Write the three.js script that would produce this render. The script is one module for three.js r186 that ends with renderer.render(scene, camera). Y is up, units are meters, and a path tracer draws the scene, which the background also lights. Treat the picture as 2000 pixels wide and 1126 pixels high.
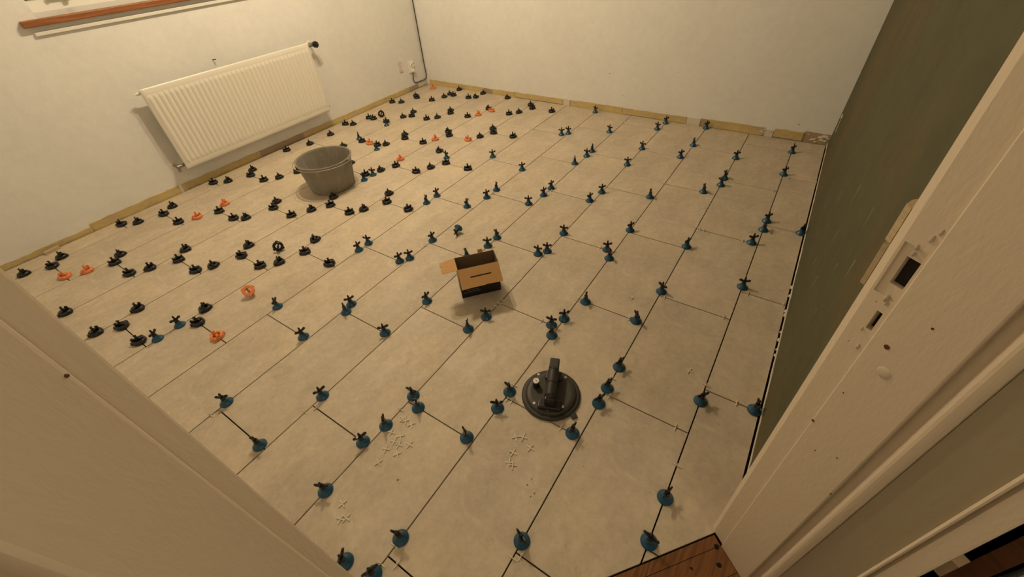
import * as THREE from 'three';
import { mergeGeometries, mergeVertices, toCreasedNormals } from 'three/addons/utils/BufferGeometryUtils.js';
import { RoundedBoxGeometry } from 'three/addons/geometries/RoundedBoxGeometry.js';
import { Brush, Evaluator, SUBTRACTION } from 'three-bvh-csg';

// ---------------------------------------------------------------- camera, light, exposure
// world: x runs along the tile rows to the far wall, y is up, z = -(distance to the left, towards the window wall)
const scene = new THREE.Scene();
scene.background = new THREE.Color(0x000000);            // night outside the window
const renderer = new THREE.WebGLRenderer({ antialias: true });
renderer.toneMapping = THREE.LinearToneMapping;
renderer.toneMappingExposure = 1.0;
renderer.shadowMap.enabled = true;
renderer.shadowMap.type = THREE.PCFSoftShadowMap;

const camera = new THREE.PerspectiveCamera(2 * Math.atan(563 / 814.695) * 180 / Math.PI, 2000 / 1126, 0.02, 30);
camera.position.set(-1.2115, 1.3336, -0.0440);
camera.quaternion.setFromRotationMatrix(new THREE.Matrix4().makeBasis(
  new THREE.Vector3(0.54486, -0.05934, 0.83642),
  new THREE.Vector3(0.58746, 0.73879, -0.33027),
  new THREE.Vector3(-0.59834, 0.67132, 0.43740)));

const LAMP = { pos: [0.634, 2.30, -2.369], color: [1.0, 0.835, 0.57], cd: 4.3, half: 0.15 };   // two bare bulbs on a bar under the ceiling, cd each
const HALL_FILL = { color: [1.0, 0.80, 0.52], cd: 0.85 };                              // added fill lamp, unseen in the hallway, to brighten the jambs

// ---------------------------------------------------------------- helpers
function rng(seed) { let s = seed >>> 0; return () => { s = (s + 0x6D2B79F5) >>> 0; let t = s; t = Math.imul(t ^ (t >>> 15), t | 1); t ^= t + Math.imul(t ^ (t >>> 7), t | 61); return ((t ^ (t >>> 14)) >>> 0) / 4294967296; }; }
const R = rng(20240611);
const P = (X, L, h = 0) => new THREE.Vector3(X, h, -L);   // along, left, up
const used = new Map();
function numbered(n) { const k = used.get(n) || 0; used.set(n, k + 1); return k ? `${n}_${String(k).padStart(3, '0')}` : n; }
function shade(o) { o.traverse(m => { if (m.isMesh) { m.castShadow = true; m.receiveShadow = true; } }); return o; }
function mesh(name, geo, mat, parent) { const m = new THREE.Mesh(geo, mat); m.name = name; m.castShadow = m.receiveShadow = true; parent.add(m); return m; }
function thing(name, label, category, pos = [0, 0, 0], turn = 0, group) {
  const o = new THREE.Group(); o.name = numbered(name); o.position.set(...pos); o.rotation.y = turn;
  o.userData = { label, category }; if (group) o.userData.group = group; scene.add(o); return o;
}
function struct(name, label, category) { const o = new THREE.Group(); o.name = name; o.userData = { kind: 'structure', label, category }; scene.add(o); return o; }
// texture coordinates in metres from the dominant direction of each face
function metreUV(geo, du = 0, dv = 0) {
  const g = geo.index ? geo.toNonIndexed() : geo; const p = g.attributes.position, uv = new Float32Array(p.count * 2);
  const a = new THREE.Vector3(), b = new THREE.Vector3(), c = new THREE.Vector3(), n = new THREE.Vector3();
  for (let i = 0; i < p.count; i += 3) {
    a.fromBufferAttribute(p, i); b.fromBufferAttribute(p, i + 1); c.fromBufferAttribute(p, i + 2);
    n.copy(b).sub(a).cross(c.clone().sub(a)); const x = Math.abs(n.x), y = Math.abs(n.y), z = Math.abs(n.z);
    [a, b, c].forEach((v, k) => { let s, t; if (y >= x && y >= z) { s = v.x; t = v.z; } else if (x >= z) { s = v.z; t = v.y; } else { s = v.x; t = v.y; } uv[(i + k) * 2] = s + du; uv[(i + k) * 2 + 1] = t + dv; });
  }
  g.setAttribute('uv', new THREE.BufferAttribute(uv, 2)); return g;
}
function box(x0, x1, y0, y1, z0, z1) { const g = new THREE.BoxGeometry(Math.abs(x1 - x0), Math.abs(y1 - y0), Math.abs(z1 - z0)); g.translate((x0 + x1) / 2, (y0 + y1) / 2, (z0 + z1) / 2); return metreUV(g); }
function rbox(w, h, d, r, x = 0, y = 0, z = 0) { const g = new RoundedBoxGeometry(w, h, d, 2, r); g.translate(x, y, z); return g; }
function cyl(r0, r1, h, x = 0, y = 0, z = 0, seg = 20) { const g = new THREE.CylinderGeometry(r1, r0, h, seg); g.translate(x, y, z); return g; }
function merge(list) { return mergeGeometries(list.map(g => { const q = g.index ? g.toNonIndexed() : g.clone(); for (const k of Object.keys(q.attributes)) if (!['position', 'normal', 'uv'].includes(k)) q.deleteAttribute(k); return q; })); }
function tube(pts, r, seg = 40, rad = 8, closed = false) { return new THREE.TubeGeometry(new THREE.CatmullRomCurve3(pts.map(p => p.isVector3 ? p : new THREE.Vector3(...p)), closed, 'centripetal'), seg, r, rad, closed); }
// a vertical prism over a plan outline, sheared to the direction `up`
function prism(outline, h0, h1, map) {
  const s = new THREE.Shape(outline.map(q => new THREE.Vector2(q[0], q[1])));
  const g = new THREE.ExtrudeGeometry(s, { depth: h1 - h0, bevelEnabled: false });
  const p = g.attributes.position, v = new THREE.Vector3();
  for (let i = 0; i < p.count; i++) { map(p.getX(i), p.getY(i), h0 + p.getZ(i), v); p.setXYZ(i, v.x, v.y, v.z); }
  return g;
}
function flip(g) { const p = g.attributes.position; for (let i = 0; i < p.count; i += 3) { const a = [p.getX(i + 1), p.getY(i + 1), p.getZ(i + 1)]; p.setXYZ(i + 1, p.getX(i + 2), p.getY(i + 2), p.getZ(i + 2)); p.setXYZ(i + 2, ...a); } g.computeVertexNormals(); return g; }

// ---------------------------------------------------------------- procedural textures
function noiseGrid(seed, n) { const r = rng(seed), g = new Float32Array(n * n); for (let i = 0; i < g.length; i++) g[i] = r(); return g; }
const G64 = [1, 2, 3, 4, 5, 6].map(s => noiseGrid(s * 977, 64));
function vnoise(k, x, y, period) {           // tileable value noise, period <= 64 cells
  const g = G64[k % 6]; const xi = Math.floor(x), yi = Math.floor(y); let fx = x - xi, fy = y - yi; fx = fx * fx * (3 - 2 * fx); fy = fy * fy * (3 - 2 * fy);
  const w = q => ((q % period) + period) % period; const x0 = w(xi), x1 = w(xi + 1), y0 = w(yi), y1 = w(yi + 1);
  const a = g[y0 * 64 + x0], b = g[y0 * 64 + x1], c = g[y1 * 64 + x0], d = g[y1 * 64 + x1];
  return a + (b - a) * fx + (c - a) * fy + (a - b - c + d) * fx * fy;
}
function fbm(k, u, v, base, oct, gain = 0.5) { let s = 0, a = 1, t = 0, f = base; for (let i = 0; i < oct; i++) { const q = f <= 64 ? f : Math.round(f / 64) * 64, per = Math.min(q, 64); s += a * vnoise(k + i, u * q, v * q, per); t += a; a *= gain; f *= 2; } return s / t; }
function texture(w, h, fn, { srgb = true, size = [1, 1] } = {}) {
  const d = new Uint8Array(w * h * 4);
  for (let y = 0; y < h; y++) for (let x = 0; x < w; x++) { const c = fn(x / w, y / h), i = (y * w + x) * 4; for (let k = 0; k < 3; k++) d[i + k] = Math.max(0, Math.min(255, Math.round(255 * (Array.isArray(c) ? c[k] : c)))); d[i + 3] = 255; }
  const t = new THREE.DataTexture(d, w, h, THREE.RGBAFormat); t.wrapS = t.wrapT = THREE.RepeatWrapping; t.magFilter = THREE.LinearFilter; t.minFilter = THREE.LinearMipmapLinearFilter; t.generateMipmaps = true;
  if (srgb) t.colorSpace = THREE.SRGBColorSpace; t.repeat.set(1 / size[0], 1 / size[1]); t.needsUpdate = true; return t;
}
const S = c => c <= 0.0031308 ? 12.92 * c : 1.055 * Math.pow(c, 1 / 2.4) - 0.055;   // linear -> sRGB
const lin = (r, g, b, k = 1) => [S(r * k), S(g * k), S(b * k)];
const std = o => new THREE.MeshStandardMaterial(o);
const col = (r, g, b) => new THREE.Color().setRGB(r, g, b);

const plasterBump = texture(512, 512, (u, v) => 0.55 * fbm(0, u, v, 32, 3, 0.7) + 0.45 * fbm(3, u, v, 8, 3), { srgb: false, size: [0.22, 0.22] });
const plasterMap = texture(512, 512, (u, v) => { const m = 0.94 + 0.09 * (fbm(1, u, v, 4, 5) - 0.5) + 0.05 * (fbm(4, u, v, 32, 2) - 0.5); return lin(0.82, 0.82, 0.80, m); }, { size: [1.1, 1.1] });
const paintBump = texture(512, 512, (u, v) => 0.6 * fbm(2, u, v, 24, 3, 0.6) + 0.4 * fbm(5, u, v, 6, 3), { srgb: false, size: [0.12, 0.4] });
const stone = (() => {                         // slate-look porcelain: clouds, soft cleft streaks, pale veins, dark pits
  const N = 1024, Hh = new Float32Array(N * N), C = new Float32Array(N * N);
  for (let y = 0; y < N; y++) for (let x = 0; x < N; x++) {
    const u = x / N, v = y / N, wx = 0.05 * (fbm(2, u, v, 4, 3) - 0.5), wy = 0.05 * (fbm(3, u, v, 4, 3) - 0.5);
    const cloud = fbm(0, u + wx, v + wy, 5, 5, 0.55), cleft = fbm(1, u + wx, (v + wy) * 2 % 1, 10, 4, 0.6), fine = fbm(4, u, v, 64, 3, 0.75);
    const r1 = 1 - Math.abs(2 * fbm(5, u + wx * 1.5, v + wy * 1.5, 3, 4, 0.5) - 1), r2 = 1 - Math.abs(2 * fbm(3, u + wy, v + wx, 7, 3, 0.55) - 1);
    const vein = Math.max(0, (r1 - 0.965) / 0.035) * 0.8 * Math.max(0, fbm(1, u, v, 3, 2) * 2.4 - 0.9) + Math.max(0, (r2 - 0.975) / 0.025) * 0.4 * Math.max(0, fbm(0, u, v, 4, 2) * 2.4 - 1.1);
    const pit = Math.max(0, fbm(2, u, v, 64, 2, 0.6) - 0.80) * 3.0;
    Hh[y * N + x] = 0.5 * cleft + 0.3 * cloud + 0.2 * fine + 0.25 * vein - 0.5 * pit;
    C[y * N + x] = 1 + 0.26 * (cloud - 0.5) + 0.22 * (cleft - 0.5) + 0.26 * (fine - 0.5) + 0.16 * Math.min(1, vein) - 0.25 * Math.min(0.5, pit);
  }
  const at = (A, u, v) => A[(Math.floor(v * N) % N) * N + Math.floor(u * N) % N];
  return { map: texture(N, N, (u, v) => { const c = at(C, u, v), t = fbm(5, u, v, 3, 3) - 0.5; return lin(0.535 + 0.05 * t, 0.460 + 0.02 * t, 0.357 - 0.03 * t, c); }, { size: [1.0, 1.0] }),
    bump: texture(N, N, (u, v) => at(Hh, u, v), { srgb: false, size: [1.0, 1.0] }),
    rough: texture(256, 256, (u, v) => { const q = 0.62 + 0.25 * (fbm(1, u, v, 6, 4) - 0.5); return [q, q, q]; }, { srgb: false, size: [1.0, 1.0] }) };
})();
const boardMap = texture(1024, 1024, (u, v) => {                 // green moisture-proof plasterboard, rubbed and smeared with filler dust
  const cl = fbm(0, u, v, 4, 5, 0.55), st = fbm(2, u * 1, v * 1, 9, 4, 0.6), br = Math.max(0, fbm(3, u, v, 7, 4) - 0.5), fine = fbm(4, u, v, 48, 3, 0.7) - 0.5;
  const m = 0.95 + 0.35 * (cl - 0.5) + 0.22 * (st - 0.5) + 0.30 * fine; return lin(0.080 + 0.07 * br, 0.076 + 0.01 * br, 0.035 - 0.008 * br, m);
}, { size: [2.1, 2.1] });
const woodTex = (a, b, seed, size) => texture(512, 512, (u, v) => { const w = fbm(seed, u, v, 3, 3) * 0.12, g = fbm(seed + 1, (u * 0.12) % 1, v + w, 40, 3, 0.6), l = fbm(seed + 2, u, v, 4, 3), k = Math.min(1, Math.max(0, (g - 0.3) * 1.6 + (l - 0.5) * 0.5)); return lin(a[0] + (b[0] - a[0]) * k, a[1] + (b[1] - a[1]) * k, a[2] + (b[2] - a[2]) * k); }, { size });
const dustMap = texture(512, 512, (u, v) => { const c = fbm(0, u, v, 5, 5, 0.6), d = Math.max(0, fbm(2, u, v, 9, 4) - 0.52) * 3, m = 0.9 + 0.5 * (c - 0.5); return lin(0.30 + 0.12 * d, 0.275 + 0.105 * d, 0.225 + 0.08 * d, m); }, { size: [0.35, 0.35] });
const glueMap = texture(512, 256, (u, v) => { const c = fbm(1, u, v, 6, 5, 0.6), k = Math.max(0, fbm(3, u, v, 10, 4, 0.6) - 0.56) * 4; const m = 0.9 + 0.5 * (c - 0.5); return lin(0.64 - 0.14 * k, 0.50 - 0.11 * k, 0.225 + 0.06 * k, m); }, { size: [0.5, 0.25] });

const M = {
  plaster: std({ map: plasterMap, bumpMap: plasterBump, bumpScale: 0.0016, roughness: 0.92 }),
  ceiling: std({ map: woodTex([0.26, 0.17, 0.09], [0.42, 0.30, 0.17], 4, [1.2, 0.3]), roughness: 0.6 }),  // dark timber chosen to weaken the light bounced off the unseen ceiling
  hallCeiling: std({ color: col(0.78, 0.76, 0.71), roughness: 0.95 }),
  stone: std({ map: stone.map, bumpMap: stone.bump, bumpScale: 0.0011, roughnessMap: stone.rough, roughness: 1 }),
  screed: std({ color: col(0.022, 0.016, 0.012), roughness: 1 }),
  board: std({ map: boardMap, roughness: 0.9, bumpMap: paintBump, bumpScale: 0.0003 }),
  gypsum: std({ color: col(0.62, 0.58, 0.50), roughness: 1 }),
  paintShaded: std({ color: col(0.40, 0.35, 0.25), roughness: 0.6, bumpMap: paintBump, bumpScale: 0.0004 }),  // frame paint darkened for the right reveal: its dimmer light is in the colour
  paint: std({ color: col(0.75, 0.645, 0.51), roughness: 0.55, bumpMap: paintBump, bumpScale: 0.0006 }),
  paintWhite: std({ color: col(0.78, 0.76, 0.70), roughness: 0.45 }),
  hole: std({ color: col(0.02, 0.017, 0.014), roughness: 1 }),
  threshold: std({ map: woodTex([0.12, 0.044, 0.011], [0.25, 0.105, 0.027], 0, [0.5, 0.18]), roughness: 0.5 }),
  sillWood: std({ map: woodTex([0.25, 0.088, 0.028], [0.42, 0.175, 0.062], 1, [0.7, 0.16]), roughness: 0.45 }),
  darkWood: std({ map: woodTex([0.075, 0.026, 0.008], [0.15, 0.055, 0.016], 2, [0.5, 0.12]), roughness: 0.7 }),
  paleWood: std({ map: woodTex([0.46, 0.36, 0.22], [0.58, 0.46, 0.29], 3, [0.3, 0.1]), roughness: 0.85 }),
  glue: std({ map: glueMap, roughness: 0.95 }),
  rawPlaster: std({ color: col(0.40, 0.30, 0.20), roughness: 1, bumpMap: plasterBump, bumpScale: 0.003 }),
  filler: std({ color: col(0.66, 0.60, 0.50), roughness: 1 }),
  radiator: std({ color: col(0.80, 0.775, 0.70), roughness: 0.35 }),
  chrome: std({ color: col(0.55, 0.53, 0.5), roughness: 0.3, metalness: 0.9 }),
  grayMetal: std({ color: col(0.30, 0.28, 0.25), roughness: 0.45, metalness: 0.7 }),
  brass: std({ color: col(0.52, 0.45, 0.27), roughness: 0.35, metalness: 0.8 }),
  blackPlastic: std({ color: col(0.012, 0.012, 0.013), roughness: 0.32 }),
  clipBlack: std({ color: col(0.008, 0.0085, 0.0095), roughness: 0.33 }),
  clipBlue: std({ color: col(0.008, 0.072, 0.145), roughness: 0.35 }),
  clipOrange: std({ color: col(0.74, 0.23, 0.075), roughness: 0.4 }),
  rubber: std({ color: col(0.022, 0.021, 0.018), roughness: 0.55 }),
  spacer: std({ color: col(0.74, 0.68, 0.56), roughness: 0.5 }),
  kraft: std({ color: col(0.52, 0.30, 0.12), roughness: 0.85 }),
  bucket: std({ map: dustMap, roughness: 0.85, bumpMap: plasterBump, bumpScale: 0.001 }),
  wire: std({ color: col(0.35, 0.31, 0.25), roughness: 0.5, metalness: 0.6 }),
  socket: std({ color: col(0.82, 0.80, 0.74), roughness: 0.4 }),
  stoneSill: std({ color: col(0.52, 0.50, 0.50), roughness: 0.3 }),
  glass: new THREE.MeshPhysicalMaterial({ color: 0xffffff, transmission: 1, thickness: 0, roughness: 0.02, ior: 1.5 }),
};

// ---------------------------------------------------------------- the room
const XF = 2.28, XN = -1.60, LW = 3.50, LG = -0.19, H = 2.50;      // far wall, near wall, window wall, green wall, ceiling
// doorway across the cut corner: O is the foot of the right jamb, e runs to the left jamb, n into the room
const O = P(-0.605, -0.147), ev = new THREE.Vector3(-0.775, 0, -0.632), nv = new THREE.Vector3(0.632, 0, -0.775);
const lean = new THREE.Vector3(-0.011, 1, -0.031), plumb = new THREE.Vector3(0, 1, 0);
const door = (up) => (e, n, h, v) => v.copy(O).addScaledVector(ev, e).addScaledVector(nv, n).addScaledVector(up, h);
const dprism = (outline, h0, h1, up = plumb) => metreUV(flip(prism(outline, h0, h1, door(up))));
const drect = (e0, e1, n0, n1, h0, h1, up = plumb) => dprism([[e0, n0], [e1, n0], [e1, n1], [e0, n1]], h0, h1, up);
const doorLine = e => [-0.605 - 0.775 * e, -0.147 + 0.632 * e];    // plan point (along, left) on the door line

// window wall with the window opening
const WIN = { x0: -0.44, x1: 1.30, y0: 1.055, y1: 2.20 };
{
  const s = new THREE.Shape([[XN - 0.2, -0.04], [XF + 0.2, -0.04], [XF + 0.2, H], [XN - 0.2, H]].map(q => new THREE.Vector2(...q)));
  s.holes.push(new THREE.Path([[WIN.x0, WIN.y0], [WIN.x0, WIN.y1], [WIN.x1, WIN.y1], [WIN.x1, WIN.y0]].map(q => new THREE.Vector2(...q))));
  const g = new THREE.ExtrudeGeometry(s, { depth: 0.42, bevelEnabled: false }); g.translate(0, 0, -LW - 0.42);
  const w = struct('wall_left', 'white rough plastered wall with the radiator and the window', 'wall'); mesh('plaster', metreUV(g), M.plaster, w);
}
{ const w = struct('wall_far', 'white plastered wall facing the door', 'wall'); mesh('plaster', box(XF, XF + 0.15, -0.04, H, -LW, 0.40), M.plaster, w);
  for (const [L, y, s] of [[1.44, 0.30, 1], [0.02, 0.11, 1.2], [0.9, 0.36, 0.8], [1.31, 0.145, 0.9], [2.9, 0.17, 0.9], [1.75, 0.13, 0.7]]) { const g = new THREE.CylinderGeometry(0.004 * s, 0.0032 * s, 0.0012, 7); g.rotateZ(Math.PI / 2); g.translate(XF - 0.0003, y, -L); mesh('nail_hole', g, M.rawPlaster, w); } }
{ const w = struct('wall_near', 'white wall beside the door on the window side', 'wall'); const a = doorLine(1.284); mesh('plaster', box(XN - 0.15, XN, -0.04, H, -LW, -a[1] + 0.05), M.plaster, w); }
{ const w = struct('ceiling', 'unseen ceiling above the room, dark boarding assumed to weaken bounced light', 'ceiling'); mesh('boarding', box(XN - 0.2, XF + 0.2, H, H + 0.12, -LW - 0.25, 0.45), M.ceiling, w); }
{ // green plasterboard on the right, standing clear of the floor with a ragged white lower edge
  const w = struct('wall_right', 'unpainted green plasterboard wall', 'wall');
  mesh('backing', box(-0.52, XF, -0.04, H, -LG + 0.015, -LG + 0.12), M.rawPlaster, w);
  mesh('plasterboard', box(-0.535, XF - 0.002, 0.012, H, -LG, -LG + 0.0125), M.board, w);
  const r = rng(77), parts = []; let x = -0.50;
  while (x < 2.26) { const l = 0.02 + 0.07 * r(), t = 0.0018 + 0.0030 * r(), b = 0.001 + 0.006 * r(), top = 0.010 + 0.008 * r(); const g = rbox(l * 1.06, top - b, t, 0.0008); g.translate(x + l / 2, (top + b) / 2, -LG - t / 2 + 0.0006); parts.push(g); x += l; }
  for (let i = 0; i < 9; i++) { const g = new THREE.IcosahedronGeometry(0.004 + 0.005 * r(), 0); g.scale(1.6, 0.7, 0.8); g.translate(0.10 + 0.09 * i * r() + 0.05, 0.006, -LG - 0.005); parts.push(g); }
  parts.push(rbox(2.78, 0.0105, 0.0032, 0.0008, 0.88, 0.0078, -LG - 0.0014)); mesh('ragged_edge', merge(parts), M.gypsum, w);

  // pale scuffs in the board's paper: raised smears of filler
  const sc = []; const marks = [[-0.02, 0.40], [0.05, 0.52], [0.22, 0.33], [0.30, 0.47], [0.42, 0.28], [0.55, 0.36], [0.72, 0.22], [0.90, 0.26], [1.1, 0.2], [-0.1, 0.62], [0.02, 0.70], [0.35, 0.6], [0.62, 0.45]];
  for (const [mx, my] of marks) { const l = 0.02 + 0.05 * r(), g = new THREE.CylinderGeometry(0.0022 + 0.0015 * r(), 0.0006, l, 6); g.scale(1, 1, 0.12); g.rotateZ(0.25 * (r() - 0.5)); g.translate(mx, my, -LG - 0.0001); sc.push(g); }
  mesh('filler_smear', merge(sc), std({ color: col(0.26, 0.25, 0.17), roughness: 1 }), w);
}
{ // wall around the doorway, cut across the corner
  const w = struct('wall_door', 'wall around the doorway across the corner', 'wall');
  mesh('plaster', drect(0.905, 1.36, -0.225, -0.004, -0.04, H), M.plaster, w);
  mesh('plaster', drect(-0.10, 0.905, -0.225, -0.004, 2.11, H), M.plaster, w);
  mesh('plaster', drect(-0.16, -0.085, -0.225, -0.06, -0.04, H), M.plaster, w);
}
{ // hallway behind the camera
  const w = struct('wall_hall', 'hallway walls behind the doorway', 'wall');
  mesh('side', drect(-0.22, -0.106, -1.8, -0.286, -0.04, H), M.plaster, w);
  mesh('side', drect(1.36, 1.44, -1.8, -0.005, -0.04, H), M.plaster, w);
  mesh('end', drect(-0.22, 1.44, -1.9, -1.8, -0.04, H), M.plaster, w);
  const f = struct('floor_hall', 'hallway floor outside the door', 'floor'); mesh('boards', drect(-0.22, 1.44, -1.9, -0.257, -0.05, -0.004), M.darkWood, f);
  const c = struct('ceiling_hall', 'hallway ceiling', 'ceiling'); mesh('plaster', drect(-0.22, 1.44, -1.9, -0.10, H, H + 0.1), M.hallCeiling, c);
}

// ---------------------------------------------------------------- tiled floor
const TW = 0.303, TL = 0.60297, TO = -0.73869;                     // row pitch, tile pitch, joint of every third row (third bond)
const rowStart = k => TO - [TL / 3, 2 * TL / 3, 0][((k % 3) + 3) % 3];
const floor = struct('floor', 'floor of beige slate-look tiles laid in third bond with open joints', 'floor');
{
  const sub = new THREE.Shape([[XN - 0.01, -LW], [XF, -LW], [XF, -LG + 0.02], [-0.50, -LG + 0.02], [doorLine(-0.06)[0], -doorLine(-0.06)[1]], [XN - 0.01, -doorLine(1.284)[1] + 0.01]].map(q => new THREE.Vector2(q[0], -q[1])));
  const g = new THREE.ExtrudeGeometry(sub, { depth: 0.04, bevelEnabled: false }); g.rotateX(-Math.PI / 2); g.translate(0, -0.055, 0); mesh('screed', g, M.screed, floor);
  const clip = (poly, f) => { const out = []; for (let i = 0; i < poly.length; i++) { const a = poly[i], b = poly[(i + 1) % poly.length], fa = f(a), fb = f(b); if (fa >= 0) out.push(a); if ((fa >= 0) !== (fb >= 0)) { const t = fa / (fa - fb); out.push([a[0] + (b[0] - a[0]) * t, a[1] + (b[1] - a[1]) * t]); } } return out; };
  const tileGeo = (poly, du, dv) => {                              // poly relative to its own centre (along, left)
    const b = 0.0006, s = new THREE.Shape(poly.map(q => new THREE.Vector2(q[0], q[1])));
    const g0 = new THREE.ExtrudeGeometry(s, { depth: 0.0095 - 2 * b, bevelEnabled: true, bevelSize: b, bevelThickness: b, bevelOffset: -b, bevelSegments: 1, steps: 1 }); g0.rotateX(-Math.PI / 2); g0.translate(0, -0.0095 + b, 0);
    return metreUV(g0, du, dv);
  };
  const r = rng(5), half = 0.0021, full = []; const fp = [[-TL / 2 + half, -TW / 2 + half], [TL / 2 - half, -TW / 2 + half], [TL / 2 - half, TW / 2 - half], [-TL / 2 + half, TW / 2 - half]];
  for (let i = 0; i < 10; i++) full.push(tileGeo(fp, r() * 3, r() * 3));
  const tints = [1, 0.965, 1.03, 0.985].map(t => { const m = M.stone.clone(); m.color = col(t, t, t); return m; });
  for (let k = -1; k <= 11; k++) for (let i = -3; i < 8; i++) {
    const cx = rowStart(k) + (i + 0.5) * TL, cl = (k + 0.5) * TW;
    let poly = fp.map(q => [q[0] + cx, q[1] + cl]); const n0 = poly.map(q => q.join()).join();
    for (const f of [q => XF - 0.010 - q[0], q => q[0] - XN - 0.004, q => LW - 0.016 - q[1], q => q[1] - LG - 0.0095, q => 0.632 * (q[0] + 0.605) + 0.775 * (q[1] + 0.147) - 0.004]) if (poly.length) poly = clip(poly, f);
    if (poly.length < 3) continue;
    let area = 0; poly.forEach((a, j) => { const b = poly[(j + 1) % poly.length]; area += a[0] * b[1] - a[1] * b[0]; }); if (area / 2 < 0.00012) continue;
    const mat = tints[Math.floor(r() * 4)];
    const geo = poly.map(q => q.join()).join() === n0 ? full[Math.floor(r() * 10)] : tileGeo(poly.map(q => [q[0] - cx, q[1] - cl]), r() * 3, r() * 3);
    const t = mesh('tile', geo, mat, floor); t.position.set(cx, 0, -cl); t.rotation.set((r() - 0.5) * 0.0006, 0, (r() - 0.5) * 0.0004);
  }
}
{ // brown boards of the door threshold
  const t = struct('threshold', 'worn brown wooden threshold in the doorway', 'threshold');
  const edges = [0.0, -0.0285, -0.096, -0.165, -0.255];
  for (let i = 0; i < 4; i++) mesh('board', drect(0.0005, 0.799, edges[i + 1] + 0.0007, edges[i] - 0.0007, -0.04, -0.0005 - 0.0006 * (i % 2)), M.threshold, t);
  const r = rng(9), st = []; for (const [e, n, s] of [[0.012, -0.028, 1.3], [0.035, -0.066, 1], [0.11, -0.05, 0.5]]) for (let i = 0; i < 5; i++) { const g = new THREE.CylinderGeometry(0.004 * s * (0.5 + r()), 0.004 * s, 0.0006, 9); const v = new THREE.Vector3(); door(plumb)(e + 0.006 * (r() - 0.5), n + 0.005 * (r() - 0.5), -0.0004, v); g.translate(v.x, v.y, v.z); st.push(g); }
  mesh('tar_stain', merge(st), M.hole, t);
}

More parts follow.
